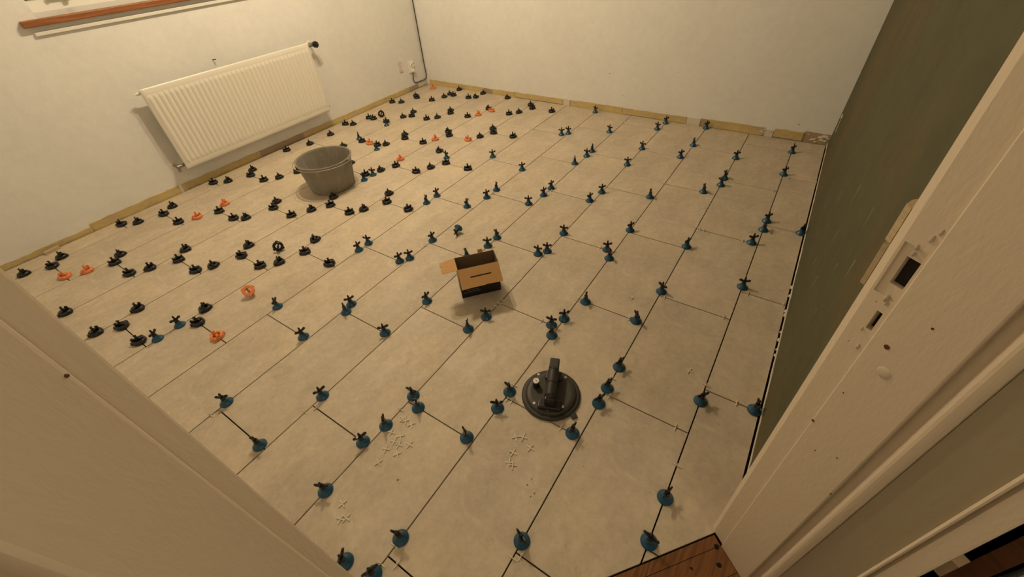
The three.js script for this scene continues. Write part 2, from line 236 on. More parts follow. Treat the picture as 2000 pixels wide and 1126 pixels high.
// strips of old glue and bare plaster where the skirting boards were pulled off
function strip(parent, name, mat, axis, a, b, y0, y1, t) {
  const r = rng(Math.floor((a + 10) * 1000) + Math.floor(y1 * 9999)), n = Math.max(2, Math.round((b - a) / 0.035)), s = new THREE.Shape();
  s.moveTo(0, y0); for (let i = 0; i <= n; i++) s.lineTo((b - a) * i / n, y0 + 0.003 * (r() - 0.5)); for (let i = n; i >= 0; i--) s.lineTo((b - a) * i / n, y1 + 0.005 * (r() - 0.5)); s.closePath();
  const g = new THREE.ExtrudeGeometry(s, { depth: t, bevelEnabled: false });
  if (axis === 'far') { g.rotateY(Math.PI / 2); g.translate(XF - t, 0, -a); } else g.translate(a, 0, -LW - 0.0002);
  return mesh(name, metreUV(g), mat, parent);
}
{
  const b = struct('baseboard_far', 'yellow glue strip where the far skirting was removed', 'skirting remains');
  for (const [a, c, m, y0, y1, t, nm] of [[2.76, 3.46, 'glue', -0.006, 0.046, 0.006, 'glue_strip'], [2.64, 2.75, 'rawPlaster', -0.006, 0.040, 0.004, 'bare_plaster'], [2.38, 2.635, 'glue', -0.004, 0.044, 0.006, 'glue_strip'], [1.86, 2.375, 'glue', 0.004, 0.046, 0.007, 'glue_strip'], [1.79, 1.855, 'filler', -0.008, 0.050, 0.009, 'filler_patch'], [1.30, 1.785, 'glue', -0.004, 0.050, 0.006, 'glue_strip'], [0.77, 1.297, 'glue', 0.002, 0.048, 0.007, 'glue_strip'], [0.665, 0.765, 'filler', -0.008, 0.050, 0.008, 'filler_patch'], [0.60, 0.66, 'rawPlaster', -0.008, 0.055, 0.003, 'bare_plaster'], [0.215, 0.595, 'glue', 0.0, 0.058, 0.006, 'glue_strip'], [0.155, 0.21, 'filler', -0.006, 0.050, 0.009, 'filler_patch'], [-0.03, 0.15, 'glue', 0.008, 0.062, 0.010, 'glue_strip'], [-0.186, -0.034, 'rawPlaster', -0.008, 0.072, 0.002, 'bare_plaster']])
    strip(b, nm, M[m], 'far', a, c, y0, y1, t);
  const r = rng(31), g = []; for (let i = 0; i < 16; i++) { const q = new THREE.IcosahedronGeometry(0.006 + 0.010 * r(), 0); q.scale(0.5, 0.6, 1.3); q.translate(XF - 0.004, 0.01 + 0.055 * r(), 0.06 + 0.12 * r()); g.push(q); }
  for (let i = 0; i < 10; i++) { const q = new THREE.IcosahedronGeometry(0.004 + 0.006 * r(), 0); q.scale(0.5, 0.6, 1.5); q.translate(XF - 0.008, 0.012 + 0.035 * r(), -0.15 - 0.09 * r()); g.push(q); }
  mesh('plaster_crumbs', merge(g), M.filler, b);
  const w = struct('baseboard_left', 'yellow glue strip where the skirting under the window was removed', 'skirting remains');
  for (const [a, c, m, y0, y1, t, nm] of [[-1.45, -0.86, 'glue', -0.004, 0.030, 0.004, 'glue_strip'], [-0.857, -0.32, 'glue', -0.004, 0.050, 0.006, 'glue_strip'], [-0.30, 0.30, 'glue', -0.004, 0.046, 0.005, 'glue_strip'], [0.303, 0.70, 'rawPlaster', -0.006, 0.045, 0.004, 'bare_plaster'], [0.703, 1.08, 'glue', -0.004, 0.044, 0.005, 'glue_strip'], [1.09, 1.66, 'glue', -0.004, 0.044, 0.007, 'glue_strip'], [1.663, 2.0, 'glue', -0.002, 0.042, 0.008, 'glue_strip'], [2.003, 2.13, 'rawPlaster', 0.004, 0.040, 0.006, 'bare_plaster'], [2.14, 2.26, 'filler', 0.003, 0.030, 0.010, 'filler_patch']])
    strip(w, nm, M[m], 'left', a, c, y0, y1, t);
  const nail = thing('wood_offcut', 'small pale wood offcut lying by the window wall beside the door frame', 'offcut', [-1.085, 0, -3.468], 0.12);
  mesh('block', rbox(0.075, 0.018, 0.022, 0.002, 0, 0.009, 0), M.paleWood, nail); mesh('saw_face', box(0.036, 0.0378, 0.002, 0.016, -0.009, 0.009), M.glue, nail);
}

// ---------------------------------------------------------------- window
{
  const w = struct('window_1', 'white window with dark night glass above the radiator', 'window');
  const zf = -LW - 0.325, { x0, x1, y0, y1 } = WIN, F = 0.065;
  mesh('frame', merge([box(x0, x1, y0 - 0.01, y0 + F, zf - 0.07, zf), box(x0, x1, y1 - F, y1, zf - 0.07, zf), box(x0, x0 + 0.05, y0 + F, y1 - F, zf - 0.07, zf), box(x1 - 0.05, x1, y0 + F, y1 - F, zf - 0.07, zf), box(0.40, 0.46, y0 + F, y1 - F, zf - 0.07, zf)]), M.paintWhite, w);
  for (const [a, b] of [[x0 + 0.056, 0.396], [0.464, x1 - 0.056]]) {
    const s = mesh('sash', merge([box(a, b, y0 + F + 0.006, y0 + F + 0.056, zf - 0.045, zf + 0.012), box(a, b, y1 - F - 0.055, y1 - F - 0.006, zf - 0.045, zf + 0.012), box(a, a + 0.048, y0 + F + 0.056, y1 - F - 0.055, zf - 0.045, zf + 0.012), box(b - 0.048, b, y0 + F + 0.056, y1 - F - 0.055, zf - 0.045, zf + 0.012)]), M.paintWhite, w);
    mesh('pane', box(a + 0.046, b - 0.046, y0 + F + 0.054, y1 - F - 0.053, zf - 0.030, zf - 0.024), M.glass, s);
  }
  mesh('night_backing', box(x0, x1, y0, y1, -LW - 0.418, -LW - 0.41), std({ color: col(0.012, 0.009, 0.012), roughness: 0.9 }), w);  // near-black sheet behind the panes, put in for the darkness outside
  const sill = mesh('sill', merge([rbox(1.90, 0.030, 0.030, 0.005, (x0 + x1) / 2, 1.0465, -LW + 0.0155)]), M.sillWood, w); sill.geometry = metreUV(sill.geometry);
  mesh('sill_top', box(x0 + 0.001, x1 - 0.001, y0 - 0.004, y0 + 0.0075, zf, -LW + 0.001), M.stoneSill, w);
  mesh('moulding', rbox(1.80, 0.016, 0.014, 0.002, 0.408, 0.999, -LW + 0.0065), M.paintWhite, w);
  const stay = mesh('window_stay', merge([rbox(0.075, 0.012, 0.010, 0.003, -0.24, y0 + 0.062, zf + 0.018), rbox(0.026, 0.028, 0.020, 0.004, -0.19, y0 + 0.054, zf + 0.018), cyl(0.006, 0.006, 0.03, -0.27, y0 + 0.066, zf + 0.016, 10)]), M.brass, w);
}

// ---------------------------------------------------------------- door frame
{
  const d = struct('door_1', 'old cream painted door frame without its door', 'door frame');
  // right jamb, slightly out of plumb: chamfer, rebate with strike holes, stop, groove and bead
  const chamfer = [[-0.085, 0.020], [-0.014, 0.020], [-0.010, 0.0185], [-0.0055, 0.0075], [-0.0055, -0.0285], [-0.085, -0.0285]];
  const cheek = dprism(chamfer, 0, 2.06, lean);
  const cut = (list, geo) => { const ev2 = new Evaluator(); ev2.useGroups = false; let a = new Brush(geo); a.updateMatrixWorld(); for (const g of list) { const b = new Brush(g); b.updateMatrixWorld(); a = ev2.evaluate(a, b, SUBTRACTION); } return a.geometry; };
  const jr = mesh('jamb', cut([drect(-0.040, 0.02, -0.0225, -0.0055, 0.945, 0.988, lean), drect(-0.040, 0.02, -0.0215, -0.0135, 0.868, 0.902, lean), drect(-0.0085, 0.02, -0.024, 0.004, 0.925, 1.005, lean)], cheek), M.paint, d);
  for (const [n0, n1, h0, h1] of [[-0.0225, -0.0055, 0.945, 0.988], [-0.0215, -0.0135, 0.868, 0.902]]) mesh('strike_hole', drect(-0.0398, -0.016, n0 + 0.0003, n1 - 0.0003, h0 + 0.0003, h1 - 0.0003, lean), M.hole, jr);
  const fill = []; const r = rng(12);
  for (let i = 0; i < 26; i++) { const g = new THREE.IcosahedronGeometry(0.0018 + 0.0028 * r(), 1); g.scale(0.7, 1.3, 0.7); const v = new THREE.Vector3(); door(lean)(-0.0062, -0.023 + 0.024 * r(), 0.83 + 0.22 * r(), v); if (Math.abs((v.y - 0.966)) < 0.028 || Math.abs(v.y - 0.885) < 0.022) continue; g.translate(v.x, v.y, v.z); fill.push(g); }
  mesh('paint_lumps', merge(fill), M.paint, jr);
  const arc = (cx, cy, rr, a0, a1, n) => Array.from({ length: n + 1 }, (_, i) => { const a = a0 + (a1 - a0) * i / n; return [cx + rr * Math.cos(a), cy + rr * Math.sin(a)]; });
  mesh('stop', dprism([[-0.085, -0.0285], [-0.0055, -0.0285], [-0.0008, -0.0292], [0, -0.0305], [0, -0.1155], [-0.004, -0.1170], [-0.085, -0.1170]], 0, 2.06, lean), M.paint, d);
  mesh('bead', dprism([[-0.085, -0.1170], [-0.0125, -0.1170], [-0.0125, -0.1300], ...arc(-0.0125, -0.1425, 0.0125, Math.PI / 2, -Math.PI / 2, 10), [-0.085, -0.155]], 0, 2.06, lean), M.paint, d);
  mesh('reveal', dprism([[-0.085, -0.155], [-0.0068, -0.155], [-0.0068, -0.2190], [-0.085, -0.2190]], 0, 2.06, lean), M.paintShaded, d);
  mesh('casing', dprism([[-0.085, -0.2190], [-0.006, -0.2190], [-0.001, -0.2200], [0.001, -0.2225], [-0.001, -0.2245], [-0.007, -0.2255], [-0.007, -0.2285], [-0.001, -0.2295], [-0.001, -0.2505], [-0.004, -0.2525], [-0.085, -0.2525]], 0, 2.12, lean), M.paint, d);
  const knob = mesh('filled_dowel', (() => { const g = new THREE.SphereGeometry(0.0095, 18, 10); g.scale(1, 1, 0.25); const v = new THREE.Vector3(); door(lean)(0.0, -0.0656, 0.831, v); g.rotateY(Math.atan2(ev.x, ev.z)); g.translate(v.x, v.y, v.z); return g; })(), M.paint, d);
  const chips = []; for (const [n, h, s] of [[-0.050, 0.868, 1.4], [-0.031, 0.652, 1], [-0.1168, 0.55, 0.6], [-0.09, 0.63, 0.5], [-0.042, 0.75, 0.5], [-0.075, 0.93, 0.6], [-0.06, 0.6, 0.4]]) { const g = new THREE.CylinderGeometry(0.0028 * s, 0.0024 * s, 0.0008, 7); g.rotateX(Math.PI / 2); g.rotateY(Math.atan2(ev.x, ev.z)); const v = new THREE.Vector3(); door(lean)(0.0002, n, h, v); g.translate(v.x, v.y, v.z); chips.push(g); }
  mesh('paint_chips', merge(chips), M.darkWood, d);
  // left jamb, the mirror image
  const EL = 0.803, ml = list => list.map(([e, n]) => [EL - e, n]);
  mesh('jamb', dprism(ml([[-0.10, 0.0195], [-0.0085, 0.0195], [-0.006, 0.0178], [-0.0055, 0.015], [-0.0055, -0.0085], [-0.10, -0.0085]]).reverse(), 0, 2.06), M.paint, d);
  mesh('stop', dprism(ml([[-0.10, -0.0085], [-0.0055, -0.0085], [-0.003, -0.0100], [-0.0005, -0.0130], [0, -0.016], [0, -0.101], [-0.004, -0.103], [-0.10, -0.103]]).reverse(), 0, 2.06), M.paint, d);
  mesh('bead', dprism(ml([[-0.10, -0.103], [-0.016, -0.103], [-0.016, -0.116], ...arc(-0.0125, -0.1285, 0.0125, Math.PI / 2, -Math.PI / 2, 10), [-0.10, -0.141]]).reverse(), 0, 2.06), M.paint, d);
  mesh('reveal', drect(EL + 0.034, EL + 0.10, -0.219, -0.141, 0, 2.06), M.paint, d);
  mesh('casing', drect(EL + 0.001, EL + 0.10, -0.2525, -0.219, 0, 2.12), M.paint, d);
  mesh('head', drect(-0.08, EL + 0.10, -0.2525, 0.018, 2.064, 2.11), M.paint, d);
  const nb = new THREE.SphereGeometry(0.0013, 8, 6); const v = new THREE.Vector3(); door(plumb)(EL - 0.0005, -0.016, 1.150, v); nb.translate(v.x, v.y, v.z); mesh('nail_head', nb, M.darkWood, d);
}
{ // shims and raw timber behind the frame
  const a = thing('wood_shim', 'upper raw wood packing piece behind the strike side of the door frame', 'wood shim', [0, 0, 0], 0, 'packing pieces of the door frame');
  mesh('block', dprism([[-0.055, 0.0205], [-0.012, 0.0205], [-0.016, 0.030], [-0.030, 0.034], [-0.055, 0.032]], 0.988, 1.040, lean), M.paleWood, a);
  const b = thing('wood_shim', 'lower raw wood packing piece behind the strike side of the door frame', 'wood shim', [0, 0, 0], 0, 'packing pieces of the door frame');
  mesh('block', dprism([[-0.050, 0.0205], [-0.012, 0.0205], [-0.012, 0.027], [-0.034, 0.034], [-0.050, 0.031]], 0.918, 0.984, lean), M.paleWood, b);
  const c = struct('trim_1', 'dark brown raw timber standing beside the door casing on the hall side', 'board');
  mesh('plank', drect(-0.100, -0.045, -0.282, -0.262, -0.004, 2.2, lean), M.darkWood, c);
  const e = thing('plaster_chip', 'small pale lump of plaster stuck between casing and brown timber', 'plaster', [0, 0, 0], 0);
  mesh('lump', drect(-0.040, -0.018, -0.262, -0.2527, 0.592, 0.636, lean), M.rawPlaster, e);
}
function rebase(g) { const b = new THREE.Box3().setFromObject(g), c = b.getCenter(new THREE.Vector3()); c.y = b.min.y; g.traverse(m => { if (m.isMesh) m.geometry.translate(-c.x, -c.y, -c.z); }); g.position.copy(c); return g; }
for (const o of [...scene.children]) if (/^(wood_shim|plaster_chip)/.test(o.name)) rebase(o);

// ---------------------------------------------------------------- radiator
{
  const t = thing('radiator', 'white ribbed panel radiator mounted on the wall below the window', 'radiator', [0.375, 0.150, -LW]);
  const Wd = 1.215, Ht = 0.512, D = 0.092, nR = 37, pitch = (Wd - 0.030) / nR;
  // pressed front panel: a height field with rounded vertical flutes
  const us = [], vs = []; us.push(0, 0.006, 0.015); for (let i = 0; i < nR; i++) for (const f of [0.05, 0.11, 0.2, 0.35, 0.5, 0.65, 0.8, 0.89, 0.95, 1.0]) us.push(0.015 + (i + f) * pitch); us.push(Wd - 0.006, Wd);
  for (const v of [0, 0.008, 0.030, 0.036, 0.044, 0.054, 0.066, 0.2, 0.35, Ht - 0.062, Ht - 0.052, Ht - 0.044, Ht - 0.038, Ht - 0.032, Ht - 0.008, Ht]) vs.push(v);
  const sm = (a, b, x) => { const q = Math.min(1, Math.max(0, (x - a) / (b - a))); return q * q * (3 - 2 * q); };
  const depth = (u, v) => { const e = Math.min(u, Wd - u, v, Ht - v), rim = -0.008 * (1 - sm(0, 0.008, e)); const inR = u > 0.0149 && u < Wd - 0.0149; const ph = ((u - 0.015) / pitch) % 1, rb = inR ? Math.pow(0.5 - 0.5 * Math.cos(2 * Math.PI * ph), 0.45) : 0; const m = sm(0.030, 0.062, v) * sm(0.030, 0.060, Ht - v); return D - 0.006 + rim + 0.0075 * rb * m; };
  const pos = [], idx = [], nu = us.length, nw = vs.length;
  for (const v of vs) for (const u of us) pos.push(u - Wd / 2, v, depth(u, v));
  for (let j = 0; j < nw - 1; j++) for (let i = 0; i < nu - 1; i++) { const a = j * nu + i; idx.push(a, a + 1, a + nu + 1, a, a + nu + 1, a + nu); }
  const fg = new THREE.BufferGeometry(); fg.setAttribute('position', new THREE.Float32BufferAttribute(pos, 3)); fg.setIndex(idx); fg.computeVertexNormals();
  fg.setAttribute('uv', new THREE.Float32BufferAttribute(new Float32Array(nu * nw * 2), 2));
  const back = new THREE.BoxGeometry(Wd - 0.006, Ht - 0.006, 0.010); back.translate(0, Ht / 2, D - 0.0200);
  const fp = mesh('front_panel', merge([fg, back]), M.radiator, t);
  const fins = []; for (let i = 0; i < 44; i++) { const g = new THREE.BoxGeometry(0.0012, Ht - 0.09, 0.034); g.rotateY(i % 2 ? 0.45 : -0.45); g.translate(-Wd / 2 + 0.07 + i * (Wd - 0.14) / 43, Ht / 2, 0.049); fins.push(g); }
  mesh('convector_fins', merge(fins), std({ color: col(0.30, 0.28, 0.24), roughness: 0.5, metalness: 0.3 }), t);
  for (const x of [-0.42, 0.42]) mesh('bracket', merge([rbox(0.03, Ht - 0.06, 0.026, 0.003, x, Ht / 2, 0.0155), rbox(0.03, 0.02, 0.034, 0.003, x, Ht - 0.05, 0.045)]), M.radiator, t);
  // thermostatic valve, top right
  const vx = Wd / 2, vy = Ht - 0.025, horiz = (r, l, x, y, z, seg = 16) => { const g = new THREE.CylinderGeometry(r, r, l, seg); g.rotateZ(Math.PI / 2); g.translate(x, y, z); return g; };
  const valve = mesh('valve', merge([horiz(0.011, 0.060, vx + 0.025, vy, 0.060), horiz(0.015, 0.018, vx + 0.050, vy, 0.060, 6), (() => { const g = new THREE.CylinderGeometry(0.0075, 0.0075, 0.062, 12); g.rotateX(Math.PI / 2); g.translate(vx + 0.060, vy, 0.030); return g; })()]), M.grayMetal, t);
  const kn = []; { const g = new THREE.CylinderGeometry(0.017, 0.019, 0.030, 18); g.rotateX(Math.PI / 2); g.translate(vx + 0.062, vy, 0.082); kn.push(g); for (let i = 0; i < 9; i++) { const b = new THREE.BoxGeometry(0.006, 0.006, 0.028); const a = i / 9 * Math.PI * 2; b.translate(vx + 0.062 + 0.019 * Math.cos(a), vy + 0.019 * Math.sin(a), 0.082); kn.push(b); } }
  mesh('valve_knob', merge(kn), M.blackPlastic, valve);
  const ros = (x, y) => { const g = new THREE.CylinderGeometry(0.019, 0.022, 0.006, 20); g.rotateX(Math.PI / 2); g.translate(x, y, 0.0035); return g; };
  mesh('wall_rosette', ros(vx + 0.060, vy), M.paintWhite, t);
  // return valve, bottom left, and air vents
  mesh('return_valve', merge([horiz(0.010, 0.050, -vx - 0.016, 0.028, 0.058), horiz(0.014, 0.016, -vx - 0.036, 0.028, 0.058, 6), (() => { const g = new THREE.CylinderGeometry(0.0075, 0.0075, 0.060, 12); g.rotateX(Math.PI / 2); g.translate(-vx - 0.040, 0.028, 0.030); return g; })(), cyl(0.010, 0.009, 0.03, -vx - 0.040, 0.012, 0.058, 10)]), M.grayMetal, t);
  mesh('wall_rosette', ros(-vx - 0.040, 0.028), M.paintWhite, t);
  mesh('air_vent', merge([horiz(0.009, 0.022, -vx - 0.006, Ht - 0.022, 0.060, 10), horiz(0.005, 0.012, -vx - 0.020, Ht - 0.022, 0.060, 8)]), M.radiator, t);
  mesh('plug', horiz(0.008, 0.016, vx + 0.004, 0.028, 0.060, 8), M.grayMetal, t);
}
{ const n = thing('nail', 'small dark nail stub in the wall just above the radiator', 'nail', [0.29, 0.70, -LW]); const g = new THREE.CylinderGeometry(0.003, 0.003, 0.022, 8); g.rotateX(Math.PI / 2); g.rotateY(0.5); g.translate(0.004, 0, 0.010); mesh('shank', g, M.darkWood, n); mesh('head', (() => { const q = new THREE.SphereGeometry(0.0042, 8, 6); q.translate(0.009, 0, 0.020); return q; })(), M.darkWood, n); }

// ---------------------------------------------------------------- socket, cable and ghost mark in the far left corner
{
  const s = thing('wall_socket', 'white wall socket with a plug and black cable in the far corner', 'socket', [2.085, 0.160, -LW]);
  mesh('plate', rbox(0.075, 0.105, 0.012, 0.005, 0, 0.052, 0.005), M.socket, s);
  const face = mesh('face', (() => { const g = new THREE.CylinderGeometry(0.024, 0.026, 0.010, 24); g.rotateX(Math.PI / 2); g.translate(0.010, 0.070, 0.015); return g; })(), M.socket, s);
  for (const dx of [-0.010, 0.012]) mesh('pin_hole', (() => { const g = new THREE.CylinderGeometry(0.0048, 0.0048, 0.003, 10); g.rotateX(Math.PI / 2); g.translate(0.010 + dx, 0.074 + dx * 0.3, 0.0200); return g; })(), M.hole, face);
  mesh('plug', rbox(0.034, 0.030, 0.030, 0.006, 0.000, 0.022, 0.024), M.socket, s);
  const c = thing('power_cable', 'thin black cable from the socket up the far left corner', 'cable', [0, 0, 0]);
  mesh('cord', tube([[2.088, 0.178, -LW + 0.024], [2.084, 0.14, -LW + 0.012], [2.080, 0.095, -LW + 0.007], [2.088, 0.066, -LW + 0.007], [2.11, 0.056, -LW + 0.007], [2.18, 0.054, -LW + 0.007], [2.255, 0.056, -LW + 0.008], [2.268, 0.075, -LW + 0.012], [2.269, 0.2, -LW + 0.011], [2.268, 0.9, -LW + 0.012], [2.269, 2.46, -LW + 0.011]], 0.0042, 160, 8), M.blackPlastic, c);
  const g = thing('box_mark', 'faint reddish mark of a removed box on the wall beside the socket', 'wall mark', [1.945, 0.20, -LW]);
  const r = rng(4), q = []; for (let i = 0; i < 7; i++) { const b = rbox(0.040 + 0.012 * r(), 0.007, 0.0012, 0.0004, 0.004 * (r() - 0.5), 0.008 + i * 0.013, 0.0002); q.push(b); }
  mesh('smear', merge(q), std({ color: col(0.62, 0.50, 0.43), roughness: 1 }), g); mesh('lower_edge', rbox(0.046, 0.005, 0.004, 0.001, 0.004, -0.004, 0.001), M.rawPlaster, g);
}
{ // light metal bracket on the green board
  const b = thing('metal_bracket', 'thin pale metal bracket on the green wall by the far corner', 'bracket', [2.062, 0.165, -LG]);
  const bar = new THREE.BoxGeometry(0.006, 0.105, 0.004); bar.rotateZ(-0.72); bar.translate(0.026, 0.046, -0.0022); mesh('bar', bar, M.paintWhite, b);
  mesh('hook', rbox(0.016, 0.018, 0.006, 0.002, 0.060, 0.086, -0.003), M.paintWhite, b);
  const slot = new THREE.BoxGeometry(0.007, 0.095, 0.002); slot.rotateZ(-0.72); slot.translate(0.014, 0.040, -0.0012); mesh('slot', slot, M.hole, b);
}

// ---------------------------------------------------------------- mortar bucket
{
  const t = thing('mortar_bucket', 'grey dusty mortar bucket with a wire handle standing on the tiles', 'bucket', [0.262, 0.0005, -2.574]);
  const pr = [[0.0, 0.0], [0.140, 0.0], [0.1455, 0.004], [0.150, 0.030], [0.1635, 0.120], [0.1715, 0.176], [0.1745, 0.190], [0.1805, 0.1925], [0.1825, 0.197], [0.1805, 0.2015], [0.1765, 0.2025], [0.1725, 0.200], [0.1700, 0.190], [0.1600, 0.120], [0.1465, 0.030], [0.140, 0.010], [0.0, 0.009]];
  const g = new THREE.LatheGeometry(pr.map(q => new THREE.Vector2(...q)), 72); { const uv = g.attributes.uv; for (let i = 0; i < uv.count; i++) uv.setXY(i, uv.getX(i) * 1.05, uv.getY(i) * 0.5); } mesh('tub', g, M.bucket, t);
  const dried = []; const r = rng(21); for (let i = 0; i < 34; i++) { const a = r() * 6.283, h = 0.02 + 0.15 * r(), rr = 0.1445 + 0.147 * h, q = new THREE.IcosahedronGeometry(0.004 + 0.010 * r(), 1); q.scale(1, 1.3, 0.18); q.rotateY(Math.PI / 2 - a); q.translate(rr * Math.cos(a), h, rr * Math.sin(a)); dried.push(q); }
  mesh('dried_mortar', merge(dried), std({ color: col(0.30, 0.275, 0.23), roughness: 1 }), t);
  // handle pivots at the back left and at the front right of the rim; the wire lies along the rim on the near left side
  const a0 = Math.atan2(-(2.66 - 2.574), 0.42 - 0.262), piv = a => new THREE.Vector3(0.186 * Math.cos(a), 0.182, 0.186 * Math.sin(a));
  const A = Math.PI * -0.63, B = A + Math.PI;       // ears
  for (const a of [A, B]) { const e = rbox(0.030, 0.030, 0.012, 0.004); e.rotateY(Math.PI / 2 - a); const p = piv(a); e.translate(p.x * 0.99, p.y, p.z * 0.99); mesh('ear', e, M.bucket, t); const pin = new THREE.CylinderGeometry(0.004, 0.004, 0.016, 10); pin.rotateX(Math.PI / 2); pin.rotateY(Math.PI / 2 - a); pin.translate(p.x * 1.03, p.y, p.z * 1.03); mesh('pin', pin, M.grayMetal, t); }
  const pts = []; for (let i = 0; i <= 16; i++) { const q = A - Math.PI * i / 16, k = Math.sin(Math.PI * i / 16); pts.push(new THREE.Vector3((0.190 + 0.010 * k) * Math.cos(q), 0.186 + 0.008 * k, (0.190 + 0.010 * k) * Math.sin(q))); }
  mesh('wire_handle', tube(pts, 0.0026, 80, 8), M.wire, t);
}

// ---------------------------------------------------------------- cardboard box with open flaps
{
  const ang = Math.atan2(0.126, -0.14 * -1 === 0 ? 1 : -0.138);
  const t = thing('cardboard_box', 'small open black printed cardboard box with brown flaps on the tiles', 'box', [-0.0945, 0.0005, -1.050], 0);
  // local frame: x along the front from left to right, z towards the viewer (front)
  const ax = new THREE.Vector3(0.138, 0, 0.126).normalize(), az = new THREE.Vector3(-0.645, 0, 0.765).normalize();
  const m4 = new THREE.Matrix4().makeBasis(ax, new THREE.Vector3(0, 1, 0), az); t.quaternion.setFromRotationMatrix(m4);
  const Wb = 0.187, Db = 0.092, Hb = 0.171, th = 0.0022;
  const cv = document.createElement('canvas'); cv.width = 512; cv.height = 468; const c = cv.getContext('2d');
  c.fillStyle = '#101012'; c.fillRect(0, 0, 512, 468); c.fillStyle = '#1f1a1f'; c.fillRect(270, 60, 224, 330); c.strokeStyle = '#39363a'; c.lineWidth = 10; c.beginPath(); c.moveTo(360, 350); c.lineTo(420, 250); c.lineTo(480, 330); c.moveTo(400, 360); c.lineTo(480, 230); c.stroke();
  c.fillStyle = '#2c2a2e'; c.beginPath(); c.arc(430, 300, 34, 0, 7); c.fill(); c.fillStyle = '#0b0b0c'; c.fillRect(0, 424, 512, 44);
  c.fillStyle = '#77777a'; for (const [y, x0, n] of [[352, 66, 16], [384, 30, 22]]) { let x = x0; for (let i = 0; i < n; i++) { const w = 5 + ((i * 7) % 4) * 2; if (i % 6 !== 5) c.fillRect(x, y, w, 11); x += w + 2; } }
  c.fillStyle = '#8a8a8c'; c.fillRect(176, 300, 40, 9); c.fillRect(150, 316, 92, 7);
  const print = new THREE.CanvasTexture(cv); print.colorSpace = THREE.SRGBColorSpace;
  const front = std({ map: print, roughness: 0.4 }), black = std({ color: col(0.011, 0.011, 0.012), roughness: 0.4 }), inner = std({ color: col(0.17, 0.115, 0.065), roughness: 0.9 });
  const panel = (name, w, h, mOut, mIn, place) => { const o = new THREE.BoxGeometry(w, h, th / 2); o.translate(0, 0, th / 4); const i = new THREE.BoxGeometry(w, h, th / 2); i.translate(0, 0, -th / 4); const a = mesh(name, place(o), mOut, t); mesh('lining', place(i), mIn, a); return a; };
  panel('front_panel', Wb, Hb, front, inner, g => g.translate(0, Hb / 2, Db / 2 - th / 2));
  panel('back_panel', Wb, Hb, black, inner, g => { g.rotateY(Math.PI); return g.translate(0, Hb / 2, -Db / 2 + th / 2); });
  for (const s of [-1, 1]) panel('side_panel', Db - 2 * th, Hb, s < 0 ? std({ color: col(0.30, 0.25, 0.19), roughness: 0.6 }) : black, inner, g => { g.rotateY(s * Math.PI / 2); return g.translate(s * (Wb / 2 - th / 2), Hb / 2, 0); });
  mesh('bottom_panel', box(-Wb / 2 + th, Wb / 2 - th, 0, th, -Db / 2 + th, Db / 2 - th), inner, t);
  mesh('grey_patch', (() => { const g = new THREE.BoxGeometry(0.050, 0.0012, 0.045); g.rotateX(0.5); g.translate(0.045, 0.085, -0.010); return g; })(), std({ color: col(0.28, 0.24, 0.19), roughness: 0.9 }), t);  // small grey piece tilted inside the box
  // front flap, kraft side up, with its carrying slot
  const fs = new THREE.Shape([[-Wb / 2, 0], [Wb / 2, 0], [Wb / 2, 0.090], [Wb / 2 - 0.012, 0.0915], [0.02, 0.088], [0.012, 0.0905], [-0.05, 0.0905], [-Wb / 2 + 0.004, 0.0925], [-Wb / 2, 0.091]].map(q => new THREE.Vector2(...q)));
  const hole = new THREE.Path(); hole.moveTo(-0.042, 0.040); hole.lineTo(0.048, 0.040); hole.absarc(0.048, 0.043, 0.003, -Math.PI / 2, Math.PI / 2, false); hole.lineTo(-0.042, 0.046); hole.absarc(-0.042, 0.043, 0.003, Math.PI / 2, Math.PI * 1.5, false); fs.holes.push(hole);
  const fg = (d0, d1) => { const g = new THREE.ExtrudeGeometry(fs, { depth: d1 - d0, bevelEnabled: false }); g.translate(0, 0, d0); g.rotateX(Math.PI / 2); g.rotateX(THREE.MathUtils.degToRad(38)); g.translate(0, Hb - 0.0005, Db / 2); return g; };
  const fl = mesh('front_flap', fg(-0.0012, 0), M.kraft, t); mesh('printed_side', fg(0, 0.0009), black, fl);
  // left dust flap with a tear
  const ls = new THREE.Shape([[0, -0.046], [0.068, -0.044], [0.072, -0.020], [0.066, -0.016], [0.070, -0.004], [0.036, -0.002], [0.036, 0.001], [0.072, 0.003], [0.073, 0.014], [0.066, 0.018], [0.071, 0.034], [0.0, 0.046]].map(q => new THREE.Vector2(...q)));
  const lg = new THREE.ExtrudeGeometry(ls, { depth: 0.0018, bevelEnabled: false }); lg.rotateX(Math.PI / 2); lg.rotateY(Math.PI); lg.rotateZ(0.04); lg.translate(-Wb / 2, Hb, 0); mesh('side_flap', lg, M.kraft, t);
  // back tab standing up, brown
  const bt = rbox(0.022, 0.020, 0.0016, 0.0005); bt.rotateX(-0.5); bt.translate(0.030, Hb + 0.006, -Db / 2 - 0.003); mesh('back_tab', bt, M.kraft, t);
}

